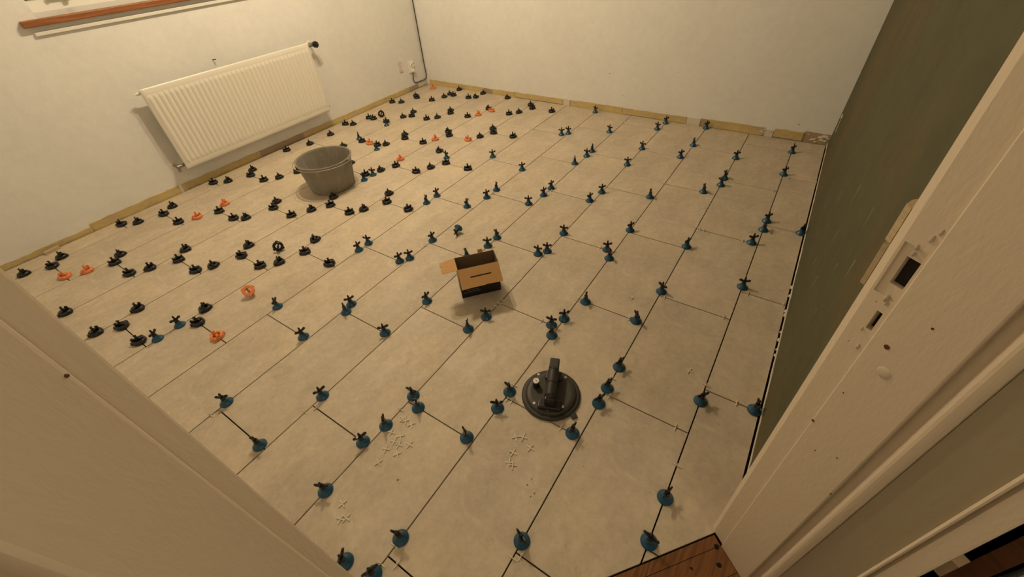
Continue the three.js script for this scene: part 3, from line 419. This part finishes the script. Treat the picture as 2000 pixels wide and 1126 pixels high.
// ---------------------------------------------------------------- vacuum lifter
{
  const t = thing('vacuum_lifter', 'black round vacuum suction lifter with handle on the tiles', 'suction lifter', [-0.443, 0.0005, -0.467]);
  // handle runs roughly away from the viewer
  const hx = new THREE.Vector3(0.105, 0, -0.043).normalize(); t.rotation.y = Math.atan2(-hx.z, hx.x);   // local +x = away from the viewer
  mesh('rubber_pad', new THREE.LatheGeometry([[0, 0], [0.104, 0], [0.1078, 0.003], [0.1075, 0.007], [0.104, 0.010], [0.098, 0.0115], [0, 0.0115]].map(q => new THREE.Vector2(...q)), 72), M.rubber, t);
  mesh('back_plate', new THREE.LatheGeometry([[0, 0.0115], [0.092, 0.0115], [0.093, 0.013], [0.090, 0.0185], [0.084, 0.0215], [0.070, 0.0225], [0.066, 0.0205], [0, 0.0205]].map(q => new THREE.Vector2(...q)), 72), std({ color: col(0.03, 0.027, 0.021), roughness: 0.5 }), t);
  const hs = new THREE.Shape([[-0.056, 0], [-0.030, 0], [-0.022, 0.030], [-0.030, 0.045], [-0.056, 0.040]].map(q => new THREE.Vector2(...q)));
  const grip = new THREE.CapsuleGeometry(0.0198, 0.098, 8, 20); grip.rotateZ(Math.PI / 2); grip.scale(1, 0.95, 1); grip.rotateZ(0.02); grip.translate(0.006, 0.067, 0.002);
  const h = mesh('handle', grip, M.rubber, t);
  const ribs = []; for (let i = 0; i < 3; i++) { const g = new THREE.TorusGeometry(0.0200, 0.0012, 6, 24); g.rotateY(Math.PI / 2); g.translate(-0.050 + i * 0.054, 0.0665, 0.002); ribs.push(g); } mesh('grip_ring', merge(ribs), M.blackPlastic, h);
  mesh('front_post', merge([rbox(0.032, 0.058, 0.038, 0.006, -0.053, 0.044, 0.002), rbox(0.040, 0.018, 0.086, 0.006, -0.058, 0.028, 0.002)]), M.blackPlastic, t);
  mesh('rear_post', merge([rbox(0.032, 0.058, 0.038, 0.006, 0.066, 0.044, 0.002), rbox(0.040, 0.018, 0.060, 0.006, 0.066, 0.028, 0.002)]), M.blackPlastic, t);
  mesh('handle_end', rbox(0.046, 0.026, 0.036, 0.005, 0.090, 0.067, 0.002), M.rubber, t);
  const lx = (X, L) => { const v = new THREE.Vector3(X + 0.443, 0, -(L - 0.467)); return v.applyAxisAngle(new THREE.Vector3(0, 1, 0), -t.rotation.y); };
  for (const [X, L] of [[-0.400, 0.545], [-0.360, 0.451], [-0.515, 0.496], [-0.476, 0.402]]) { const v = lx(X, L), g = new THREE.TorusGeometry(0.0036, 0.0016, 8, 18); g.rotateX(Math.PI / 2); g.translate(v.x, 0.0225, v.z); const s = mesh('screw', g, M.paintWhite, t); const k = new THREE.CylinderGeometry(0.0028, 0.0028, 0.002, 10); k.translate(v.x, 0.0218, v.z); mesh('screw_core', k, M.chrome, s); }
  for (const [X, L] of [[-0.501, 0.512], [-0.517, 0.440]]) { const v = lx(X, L), g = new THREE.SphereGeometry(0.0026, 8, 6); g.translate(v.x, 0.0225, v.z); mesh('rivet', g, M.grayMetal, t); }
  { const v = lx(-0.446, 0.528); const p = mesh('pump', cyl(0.0135, 0.0125, 0.026, v.x, 0.033, v.z, 24), M.blackPlastic, t); const b = mesh('pump_button', cyl(0.0110, 0.0110, 0.007, v.x, 0.049, v.z, 24), M.paintWhite, p); mesh('indicator', (() => { const g = rbox(0.010, 0.001, 0.0022, 0.0004, 0, 0, 0); g.rotateY(0.8); g.translate(v.x, 0.0528, v.z); return g; })(), M.hole, b); }
  { const v = lx(-0.476, 0.360); const g = rbox(0.026, 0.006, 0.022, 0.002); g.rotateY(0.5); g.translate(v.x * 1.02, 0.0045, v.z * 1.02); mesh('release_tab', g, M.rubber, t); }
}

// ---------------------------------------------------------------- levelling clips
const ORD = ['zeroth', 'first', 'second', 'third', 'fourth', 'fifth', 'sixth', 'seventh', 'eighth', 'ninth', 'tenth', 'eleventh', 'twelfth', 'thirteenth', 'fourteenth', 'fifteenth', 'sixteenth'];
const blueBase = new THREE.LatheGeometry([[0, 0], [0.0225, 0], [0.0240, 0.0012], [0.0238, 0.0040], [0.0205, 0.0075], [0.0155, 0.0120], [0.0120, 0.0175], [0.0105, 0.0230], [0.0100, 0.0250], [0, 0.0255]].map(q => new THREE.Vector2(...q)), 28);
const wingGeo = (() => { const l = [cyl(0.0092, 0.0078, 0.016, 0, 0.032, 0, 14)]; for (const s of [-1, 1]) { const a = new THREE.BoxGeometry(0.013, 0.0078, 0.0068); a.rotateZ(s * 0.22); a.translate(s * 0.0095, 0.0390, 0); l.push(a); const r = new THREE.TorusGeometry(0.0040, 0.0029, 8, 14); r.translate(s * 0.0175, 0.0415, 0); l.push(r); } return merge(l); })();
const stemGeo = (() => merge([rbox(0.0082, 0.018, 0.0052, 0.0012, 0, 0.047, 0), cyl(0.0040, 0.0026, 0.006, 0, 0.0575, 0, 8)]))();
const ringGeo = (() => { const l = [new THREE.LatheGeometry([[0.0130, 0.001], [0.0145, 0], [0.0265, 0], [0.0282, 0.002], [0.0278, 0.010], [0.0252, 0.0160], [0.0205, 0.0178], [0.0160, 0.0160], [0.0132, 0.0120], [0.0130, 0.001]].map(q => new THREE.Vector2(...q)), 28)];
  for (let i = 0; i < 3; i++) { const a = i * 2.0944 + 0.4, b = rbox(0.009, 0.013, 0.013, 0.002); b.translate(0.0275, 0.0075, 0); b.rotateY(a); l.push(b); }
  for (const s of [-1, 1]) { const p = rbox(0.008, 0.014, 0.012, 0.002); p.rotateZ(-s * 0.15); p.translate(s * 0.0210, 0.0205, 0); l.push(p); } return merge(l); })();
const bridgeGeo = (() => { const l = []; for (const s of [-1, 1]) { const a = new THREE.BoxGeometry(0.016, 0.0060, 0.0085); a.rotateZ(-s * 0.35); a.translate(s * 0.0105, 0.0195, 0); l.push(a); } l.push(cyl(0.0070, 0.0062, 0.018, 0, 0.0210, 0, 14)); return merge(l); })();
const tabGeo = merge([rbox(0.0090, 0.014, 0.0050, 0.0012, 0, 0.0345, 0), rbox(0.0125, 0.0046, 0.0056, 0.0012, 0, 0.0405, 0)]);
function makeClip(kind, label, group, pos, turn) {
  const n = { B: 'blue_levelling_clip', K: 'black_levelling_clip', O: 'orange_levelling_clip' }[kind];
  const t = thing(n, label, 'levelling clip', pos, turn, group);
  if (kind === 'B') { mesh('cone', blueBase, M.clipBlue, t); mesh('wing_nut', wingGeo, M.clipBlack, t); mesh('stem', stemGeo, M.clipBlack, t); }
  else { const m = kind === 'K' ? M.clipBlack : M.clipOrange; mesh('ring', ringGeo, m, t); mesh('bridge', bridgeGeo, m, t); mesh('stem', tabGeo, m, t); }
  return t;
}
const CLIPS = [
  ['K',0.467,3.405,'S',11], ['K',0.637,3.333,'L',11], ['K',0.848,3.333,'L',11], ['K',1.07,3.402,'S',11], ['K',1.097,3.333,'L',11], ['K',1.673,3.423,'S',11],
  ['K',1.708,3.333,'L',11], ['K',1.914,3.333,'L',11], ['K',1.874,3.277,'S',10], ['K',1.874,3.082,'S',10], ['K',2,3.03,'L',10], ['K',2.089,3.03,'L',10],
  ['K',2.075,2.973,'S',9], ['K',2.236,3.03,'L',10], ['K',2.075,2.783,'S',9], ['K',2.117,2.727,'L',9], ['K',2.235,2.727,'L',9], ['K',2.218,2.424,'L',8],
  ['K',1.42,3.03,'L',10], ['K',1.472,2.971,'S',9], ['K',1.554,3.03,'L',10], ['K',1.472,2.792,'S',9], ['K',1.543,2.727,'L',9], ['K',1.673,2.683,'S',8],
  ['K',1.728,2.727,'L',9], ['K',1.673,2.485,'S',8], ['K',1.905,2.424,'L',8], ['K',1.874,2.18,'S',7], ['K',1.944,2.121,'L',7], ['K',2.143,2.121,'L',7],
  ['K',2.075,2.062,'S',6], ['K',2.075,1.864,'S',6], ['K',0.869,2.96,'S',9], ['K',0.869,2.781,'S',9], ['K',0.912,2.727,'L',9], ['K',1.07,2.668,'S',8],
  ['K',1.126,2.727,'L',9], ['K',1.07,2.469,'S',8], ['K',1.33,2.424,'L',8], ['K',1.271,2.367,'S',7], ['K',1.36,2.121,'L',7], ['K',1.54,2.121,'L',7],
  ['K',1.472,2.064,'S',6], ['K',1.472,1.878,'S',6], ['K',1.004,2.244,'T',0], ['K',0.869,2.065,'S',6], ['K',0.668,2.374,'S',7], ['K',0.567,2.424,'L',8],
  ['K',0.467,2.474,'S',8], ['K',0.668,2.17,'S',7], ['K',0.765,2.121,'L',7], ['K',0.869,1.864,'S',6], ['K',0.549,2.727,'L',9], ['K',0.732,3.03,'L',10],
  ['K',0.266,2.978,'S',9], ['K',0.145,3.03,'L',10], ['K',0.065,3.097,'S',10], ['K',0.35,2.121,'L',7], ['K',0.266,2.054,'S',6], ['K',0.266,1.867,'S',6],
  ['K',0.133,2.121,'L',7], ['K',0.065,2.174,'S',7], ['K',0.065,2.358,'S',7], ['K',0.141,2.424,'L',8], ['K',-0.032,2.424,'L',8], ['K',-0.136,2.484,'S',8],
  ['K',-0.136,2.671,'S',8], ['K',-0.079,2.727,'L',9], ['K',1.271,3.316,'S',10], ['K',1.271,3.257,'S',10], ['K',1.271,3.089,'S',10], ['K',-0.234,2.121,'L',7],
  ['K',-0.337,2.072,'S',6], ['K',-0.337,1.861,'S',6], ['K',-0.46,3.333,'L',11], ['K',-0.538,3.278,'S',10], ['K',-0.672,3.333,'L',11], ['K',-0.739,3.403,'S',11],
  ['K',-0.538,3.082,'S',10], ['K',-0.337,2.967,'S',9], ['K',-0.337,2.793,'S',9], ['K',-0.297,2.727,'L',9], ['K',-1.08,3.333,'L',11], ['K',-1.141,3.269,'S',10],
  ['K',-1.255,3.333,'L',11], ['K',-0.891,3.03,'L',10], ['K',-0.94,2.97,'S',9], ['K',-0.94,2.779,'S',9], ['K',-0.859,2.727,'L',9], ['K',-0.669,2.727,'L',9],
  ['K',-0.739,2.659,'S',8], ['K',-0.739,2.47,'S',8], ['K',-0.669,2.424,'L',8], ['K',-0.462,2.424,'L',8], ['K',-0.538,2.365,'S',7], ['K',-0.538,2.186,'S',7],
  ['K',-0.467,2.121,'L',7], ['K',-1.046,2.424,'L',8], ['K',-1.225,2.424,'L',8], ['K',-1.141,2.358,'S',7], ['K',-1.141,2.178,'S',7], ['K',-0.872,2.121,'L',7],
  ['K',-0.94,2.054,'S',6], ['K',-1.249,2.727,'L',9], ['K',-0.136,3.409,'S',11], ['K',-0.07,3.333,'L',11], ['K',0.122,3.333,'L',11], ['K',0.065,3.259,'S',10],
  ['B',0.9,3.03,'L',10], ['B',0.813,2.727,'L',9], ['B',0.943,2.121,'L',7], ['B',1.108,1.818,'L',6], ['B',0.493,2.424,'L',8], ['B',0.41,2.424,'L',8],
  ['B',0.382,1.818,'L',6], ['B',0.481,1.818,'L',6], ['B',0.467,1.561,'S',5], ['B',0.611,1.515,'L',5], ['B',0.719,1.515,'L',5], ['B',0.668,1.242,'S',4],
  ['B',0.799,1.212,'L',4], ['B',0.896,1.212,'L',4], ['B',1.03,1.515,'L',5], ['B',1.215,3.03,'L',10], ['B',1.673,1.552,'S',5], ['B',1.716,1.515,'L',5],
  ['B',1.874,1.238,'S',4], ['B',2.214,1.515,'L',5], ['B',2.075,0.929,'S',3], ['B',2.217,0.909,'L',3], ['B',2.242,0.606,'L',2], ['B',1.897,0.606,'L',2],
  ['B',1.693,0.909,'L',3], ['B',1.673,0.63,'S',2], ['B',1.812,0.303,'L',1], ['B',2.058,0,'L',0], ['B',1.703,0,'L',0], ['B',1.498,0.303,'L',1],
  ['B',1.4,0.303,'L',1], ['B',1.271,0.373,'S',1], ['B',1.501,1.212,'L',4], ['B',1.414,1.212,'L',4], ['B',1.271,1.235,'S',4], ['B',1.41,0.909,'L',3],
  ['B',0.994,0.909,'L',3], ['B',1.07,0.631,'S',2], ['B',0.869,0.932,'S',3], ['B',0.493,0.909,'L',3], ['B',0.688,0.606,'L',2], ['B',1.11,0,'L',0],
  ['B',1.015,0,'L',0], ['B',1.07,-0.168,'S',-1], ['B',0.467,0.644,'S',2], ['B',0.407,0.606,'L',2], ['B',0.683,0.303,'L',1], ['B',0.869,0.03,'S',0],
  ['B',0.5,0,'L',0], ['B',0.294,0.303,'L',1], ['B',0.065,0.572,'S',1], ['B',0.065,0.336,'S',1], ['B',-0.199,0.303,'L',1], ['B',-0.105,1.818,'L',6],
  ['B',-0.175,1.818,'L',6], ['B',-0.136,1.545,'S',5], ['B',-0.091,1.515,'L',5], ['B',0.092,1.515,'L',5], ['B',0.065,1.252,'S',4], ['B',0.198,1.212,'L',4],
  ['B',0.284,1.212,'L',4], ['B',0.266,0.939,'S',3], ['B',0.309,0.909,'L',3], ['B',-0.294,1.212,'L',4], ['B',-0.49,1.515,'L',5], ['B',-0.538,1.495,'S',4],
  ['B',-0.739,1.541,'S',5], ['B',-0.538,1.239,'S',4], ['B',-0.337,0.935,'S',3], ['B',-0.238,0.909,'L',3], ['B',-0.136,0.636,'S',2], ['B',-0.077,0.606,'L',2],
  ['B',-0.187,0.606,'L',2], ['B',-0.993,2.121,'L',7], ['B',-1.09,2.121,'L',7], ['B',-0.682,1.818,'L',6], ['B',-1.107,1.515,'L',5], ['B',-1.141,1.239,'S',4],
  ['B',-0.893,1.212,'L',4], ['B',-0.94,0.932,'S',3], ['B',-0.711,0.909,'L',3], ['B',-0.739,0.858,'S',2], ['B',-0.853,0.909,'L',3], ['B',-0.739,0.632,'S',2],
  ['B',-1.118,0.909,'L',3], ['B',-1.088,0.606,'L',2], ['B',-1.216,0.698,'T',0], ['B',-1.194,0.606,'L',2], ['B',-0.51,0.606,'L',2], ['B',-0.59,0.606,'L',2],
  ['B',-0.538,0.331,'S',1], ['B',-0.386,0.303,'L',1], ['B',-0.311,0.303,'L',1], ['B',-0.193,0,'L',0], ['B',-0.136,-0.166,'S',-1], ['B',-0.58,0,'L',0],
  ['B',-0.907,0.303,'L',1], ['B',-0.719,0,'L',0], ['O',1.874,2.367,'S',7], ['O',1.748,2.424,'L',8], ['O',0.869,2.864,'S',9], ['O',1.164,2.424,'L',8],
  ['O',1.271,2.171,'S',7], ['O',0.765,2.424,'L',8], ['O',-0.266,3.03,'L',10], ['O',-0.446,3.03,'L',10], ['O',-1.054,3.03,'L',10], ['O',-1.141,3.085,'S',10],
  ['O',-0.94,1.886,'S',6], ['O',2.172,3.333,'L',11],
];
const JOINT_SPACERS = [
  [-0.476,0.606,'L',2], [-0.538,0.577,'S',1], [-0.538,0.596,'S',1], [-0.538,0.374,'S',1], [-0.337,0.283,'S',0], [-0.26,0.303,'L',1],
  [-0.337,0.043,'S',0], [-0.136,-0.109,'S',-1], [-0.116,0,'L',0], [-0.465,0,'L',0], [-0.957,0.303,'L',1], [-0.94,0.285,'S',0],
  [-1.17,1.515,'L',5], [-0.973,1.212,'L',4], [-0.94,1.19,'S',3], [-0.779,0.909,'L',3], [-1.165,0.606,'L',2], [-1.141,0.568,'S',1],
  [-1.112,0.606,'L',2], [-1.141,1.497,'S',4], [0.266,0.277,'S',0], [0.266,0.025,'S',0], [0.467,-0.032,'S',-1], [0.467,-0.171,'S',-1],
  [0.869,0.069,'S',0], [0.467,0.68,'S',2], [0.869,0.262,'S',0], [0.881,0.303,'L',1], [0.065,0.363,'S',1], [0.053,0.606,'L',2],
  [-0.136,0.683,'S',2], [-0.113,0.909,'L',3], [-0.136,0.909,'L',3], [-0.16,0.909,'L',3], [-0.136,1.811,'S',5], [0.45,1.818,'L',6],
  [0.668,1.509,'S',4], [0.253,1.212,'L',4], [0.033,1.515,'L',5], [1.673,1.806,'S',5], [1.256,1.515,'L',5], [1.133,0.909,'L',3],
  [1.275,0.606,'L',2], [1.362,0.606,'L',2], [1.851,0.606,'L',2], [2.075,0.28,'S',0], [0.869,0.283,'S',0], [1.673,-0.034,'S',-1],
  [1.673,-0.18,'S',-1], [1.472,0.019,'S',0], [1.846,1.515,'L',5], [2.117,1.212,'L',4], [0.869,1.193,'S',3],
];
const LOOSE_SPACERS = [
  [-0.803,0.874,'left'], [-0.803,0.861,'left'], [-0.803,0.833,'left'], [-0.863,0.873,'left'], [-0.856,0.835,'left'], [-0.882,0.839,'left'],
  [-0.882,0.817,'left'], [-0.862,0.785,'left'], [-0.916,0.844,'left'], [-0.909,0.798,'left'], [-0.963,0.831,'left'], [-1.116,0.83,'low'],
  [-1.148,0.799,'low'], [-1.137,0.787,'low'], [-0.65,0.489,'lift'], [-0.637,0.467,'lift'], [-0.657,0.426,'lift'], [-0.701,0.467,'lift'],
  [-0.735,0.459,'lift'], [-0.737,0.445,'lift'], [-0.082,0.07,'one'], [0.191,0.401,'two'], [0.545,1.623,'three'],
];

{
  const word = { B: 'blue', K: 'black', O: 'orange' }, groups = { B: 'blue cone levelling clips with black wing nuts', K: 'black ring levelling clips', O: 'orange ring levelling clips' };
  const r = rng(303), sorted = CLIPS.map((c, i) => ({ c, i })), count = new Map();
  sorted.sort((a, b) => b.c[1] - a.c[1] || a.c[2] - b.c[2]);
  const lab = new Map();
  for (const { c, i } of sorted) {
    const key = c[0] + c[3] + c[4]; const k = (count.get(key) || 0) + 1; count.set(key, k);
    lab.set(i, c[3] === 'L' ? `${word[c[0]]} tile clip, ${ORD[k]} from far wall on ${ORD[c[4] + 1]} long joint from the green wall`
      : c[3] === 'S' ? `${word[c[0]]} tile clip on short joint, ${ORD[k]} from far wall in ${ORD[c[4] + 2]} row from green wall`
        : c[0] === 'K' ? 'black tile clip standing off the joints between bucket and far wall' : 'blue tile clip half hidden by the left door jamb');
  }
  CLIPS.forEach((c, i) => {
    const along = c[3] === 'S' ? Math.PI / 2 : 0;
    const turn = c[0] === 'B' ? r() * Math.PI : along + (r() - 0.5) * 0.9 + (c[0] === 'K' ? 0.9 : 0.4);
    const t = makeClip(c[0], lab.get(i), groups[c[0]], [c[1], 0.0003, -c[2]], turn);
    if (c[0] === 'B') { t.rotation.order = 'YXZ'; }
  });
  // four clips lying loose on the tiles
  const up = new THREE.Vector3(0, 1, 0), lay = (c, dx, dy, dz, spin) => { c.quaternion.setFromUnitVectors(up, new THREE.Vector3(dx, dy, dz).normalize()).multiply(new THREE.Quaternion().setFromAxisAngle(up, spin)); return c; };
  const a = lay(makeClip('K', 'black tile clip lying on its side among the standing clips, left of the box', 'clips lying loose', [-0.393, 0.0275, -2.227], 0), -0.42, 0.30, 0.85, 0.6);
  const b = lay(makeClip('K', 'black tile clip lying on its side near the window wall beyond the radiator', 'clips lying loose', [1.353, 0.0275, -3.235], 0), -0.62, 0.22, 0.78, 0.3);
  const o = lay(makeClip('O', 'orange tile clip lying upside down, nearest of the orange ones to the box', 'clips lying loose', [-0.701, 0.030, -2.007], 0), 0.22, -0.85, -0.62, 0.9);
  const u = lay(makeClip('B', 'blue tile clip tipped over on a tile above the box', 'clips lying loose', [0.23, 0.024, -1.435], 0), -1, -0.12, 0.25, 0.5);
  for (const q of [a, b, o, u]) { const bb = new THREE.Box3().setFromObject(q, true); q.position.y -= bb.min.y - 0.0005; }
}

// ---------------------------------------------------------------- cross spacers
const flatCross = merge([rbox(0.029, 0.0036, 0.0030, 0.0006, 0, 0.0018, 0), rbox(0.0030, 0.0036, 0.029, 0.0006, 0, 0.0018, 0)]);
const uprightCross = merge([rbox(0.0026, 0.0036, 0.028, 0.0006, 0, 0.0019, 0), rbox(0.0026, 0.020, 0.0026, 0.0006, 0, 0.0040, 0)]);   // x along the joint
{
  const r = rng(88), items = JOINT_SPACERS.map((s, i) => ({ s, i })).sort((a, b) => b.s[0] - a.s[0] || a.s[1] - b.s[1]), cnt = new Map();
  for (const { s } of items) {
    const key = s[2] + s[3], k = (cnt.get(key) || 0) + 1; cnt.set(key, k);
    const label = s[2] === 'L' ? `white spacer cross, ${ORD[k]} from far wall in ${ORD[s[3] + 1]} long joint from the green wall` : `white spacer cross in short joint, ${ORD[k]} from far wall in ${ORD[s[3] + 2]} row from green wall`;
    const t = thing('cross_spacer', label, 'tile spacer', [s[0], 0, -s[1]], (s[2] === 'L' ? 0 : Math.PI / 2) + (r() - 0.5) * 0.05, 'white cross spacers stuck upright in the joints');
    mesh('cross', uprightCross, M.spacer, t);
  }
  const where = { left: 'of the scatter below the blue clip pair', low: 'of the three by the left door jamb', lift: 'of the scatter below the vacuum lifter' };
  const dist = s => 0.632 * (s[0] + 0.605) + 0.775 * (s[1] + 0.147);
  const ls = LOOSE_SPACERS.map(s => s).sort((a, b) => dist(a) - dist(b)), c2 = new Map();
  for (const s of ls) {
    const k = (c2.get(s[2]) || 0) + 1; c2.set(s[2], k);
    const label = where[s[2]] ? `loose white cross spacer, ${ORD[k]} nearest the doorway ${where[s[2]]}` : { one: 'lone white cross spacer lying right of the vacuum lifter', two: 'lone white cross spacer lying between box and green wall', three: 'lone white cross spacer lying beyond the box' }[s[2]];
    const t = thing('cross_spacer', label, 'tile spacer', [s[0], 0.0003, -s[1]], r() * Math.PI / 2, 'white cross spacers lying loose on the tiles');
    mesh('cross', flatCross, M.spacer, t);
  }
}
{ // dark crumbs of mortar on the near tiles
  const spots = [[-0.735, 0.441, 1.2], [-0.765, 0.372, 0.9], [-0.742, 0.37, 0.7], [-0.79, 0.345, 0.8], [-0.775, 0.34, 0.9], [-0.97, 0.735, 1.1], [-0.705, 0.475, 0.7], [-0.45, 0.12, 0.6], [-0.62, 0.25, 0.5]];
  const r = rng(61); let crumbs = 0; spots.sort((p, q) => (0.632 * p[0] + 0.775 * p[1]) - (0.632 * q[0] + 0.775 * q[1]));
  for (const [X, L, s] of spots) { const t = thing('mortar_crumb', `tiny dark mortar crumb, ${ORD[++crumbs]} nearest the doorway on the bare tiles in front of it`, 'crumb', [X, 0, -L], r() * 6, 'mortar crumbs on the near tiles'); const g = new THREE.IcosahedronGeometry(0.0026 * s, 0); g.scale(1.5, 0.5, 0.9); g.translate(0, 0.0011 * s, 0); mesh('lump', g, M.rawPlaster, t); }
}

// ---------------------------------------------------------------- lamps (both out of the picture)
function bulb(t, x, y, z, r, color, cd, glow, soft) {             // a glowing bulb in its holder with the light it gives
  const c = new THREE.Color().setRGB(...color);
  mesh('holder', cyl(0.018, 0.016, 0.05, x, y + r + 0.024, z, 20), M.blackPlastic, t);
  const b = mesh('bulb', (() => { const g = new THREE.SphereGeometry(r, 24, 16); g.translate(x, y, z); return g; })(), std({ color: 0xffffff, emissive: c, emissiveIntensity: glow, roughness: 0.4 }), t); b.castShadow = false;
  const l = new THREE.PointLight(c, cd, 0, 2); l.position.set(x, y, z); l.castShadow = true; l.shadow.mapSize.set(2048, 2048); l.shadow.camera.near = 0.05; l.shadow.radius = soft; l.shadow.bias = -0.0005; l.name = 'bulb_light'; t.add(l);
}
{
  const t = thing('ceiling_lamp', 'ceiling lamp with two bare warm bulbs on a bar', 'lamp', LAMP.pos), k = H - LAMP.pos[1];
  mesh('ceiling_rose', cyl(0.050, 0.040, 0.03, 0, k - 0.016, 0, 24), M.paintWhite, t); mesh('rod', cyl(0.006, 0.006, k - 0.115, 0, 0.100 + (k - 0.115) / 2, 0, 10), M.chrome, t);
  mesh('bar', rbox(2 * LAMP.half + 0.06, 0.022, 0.030, 0.004, 0, 0.090, 0), M.chrome, t);
  for (const s of [-1, 1]) bulb(t, s * LAMP.half, 0, 0, 0.030, LAMP.color, LAMP.cd, 4, 0.5);
}
{  // hallway fill: added globe, large so its shadows stay soft
  const v = new THREE.Vector3(); door(plumb)(0.10, -1.05, 2.25, v); const t = thing('hall_fill_lamp', 'added unseen globe lamp in the hallway, soft fill for the door jambs', 'lamp', v.toArray()), k = H - 2.25;
  mesh('ceiling_rose', cyl(0.050, 0.040, 0.03, 0, k - 0.016, 0, 24), M.paintWhite, t); mesh('rod', cyl(0.006, 0.006, k - 0.165, 0, 0.145 + (k - 0.165) / 2, 0, 10), M.chrome, t);
  bulb(t, 0, 0, 0, 0.10, HALL_FILL.color, HALL_FILL.cd, 1.2, 4.5);
}

renderer.render(scene, camera);
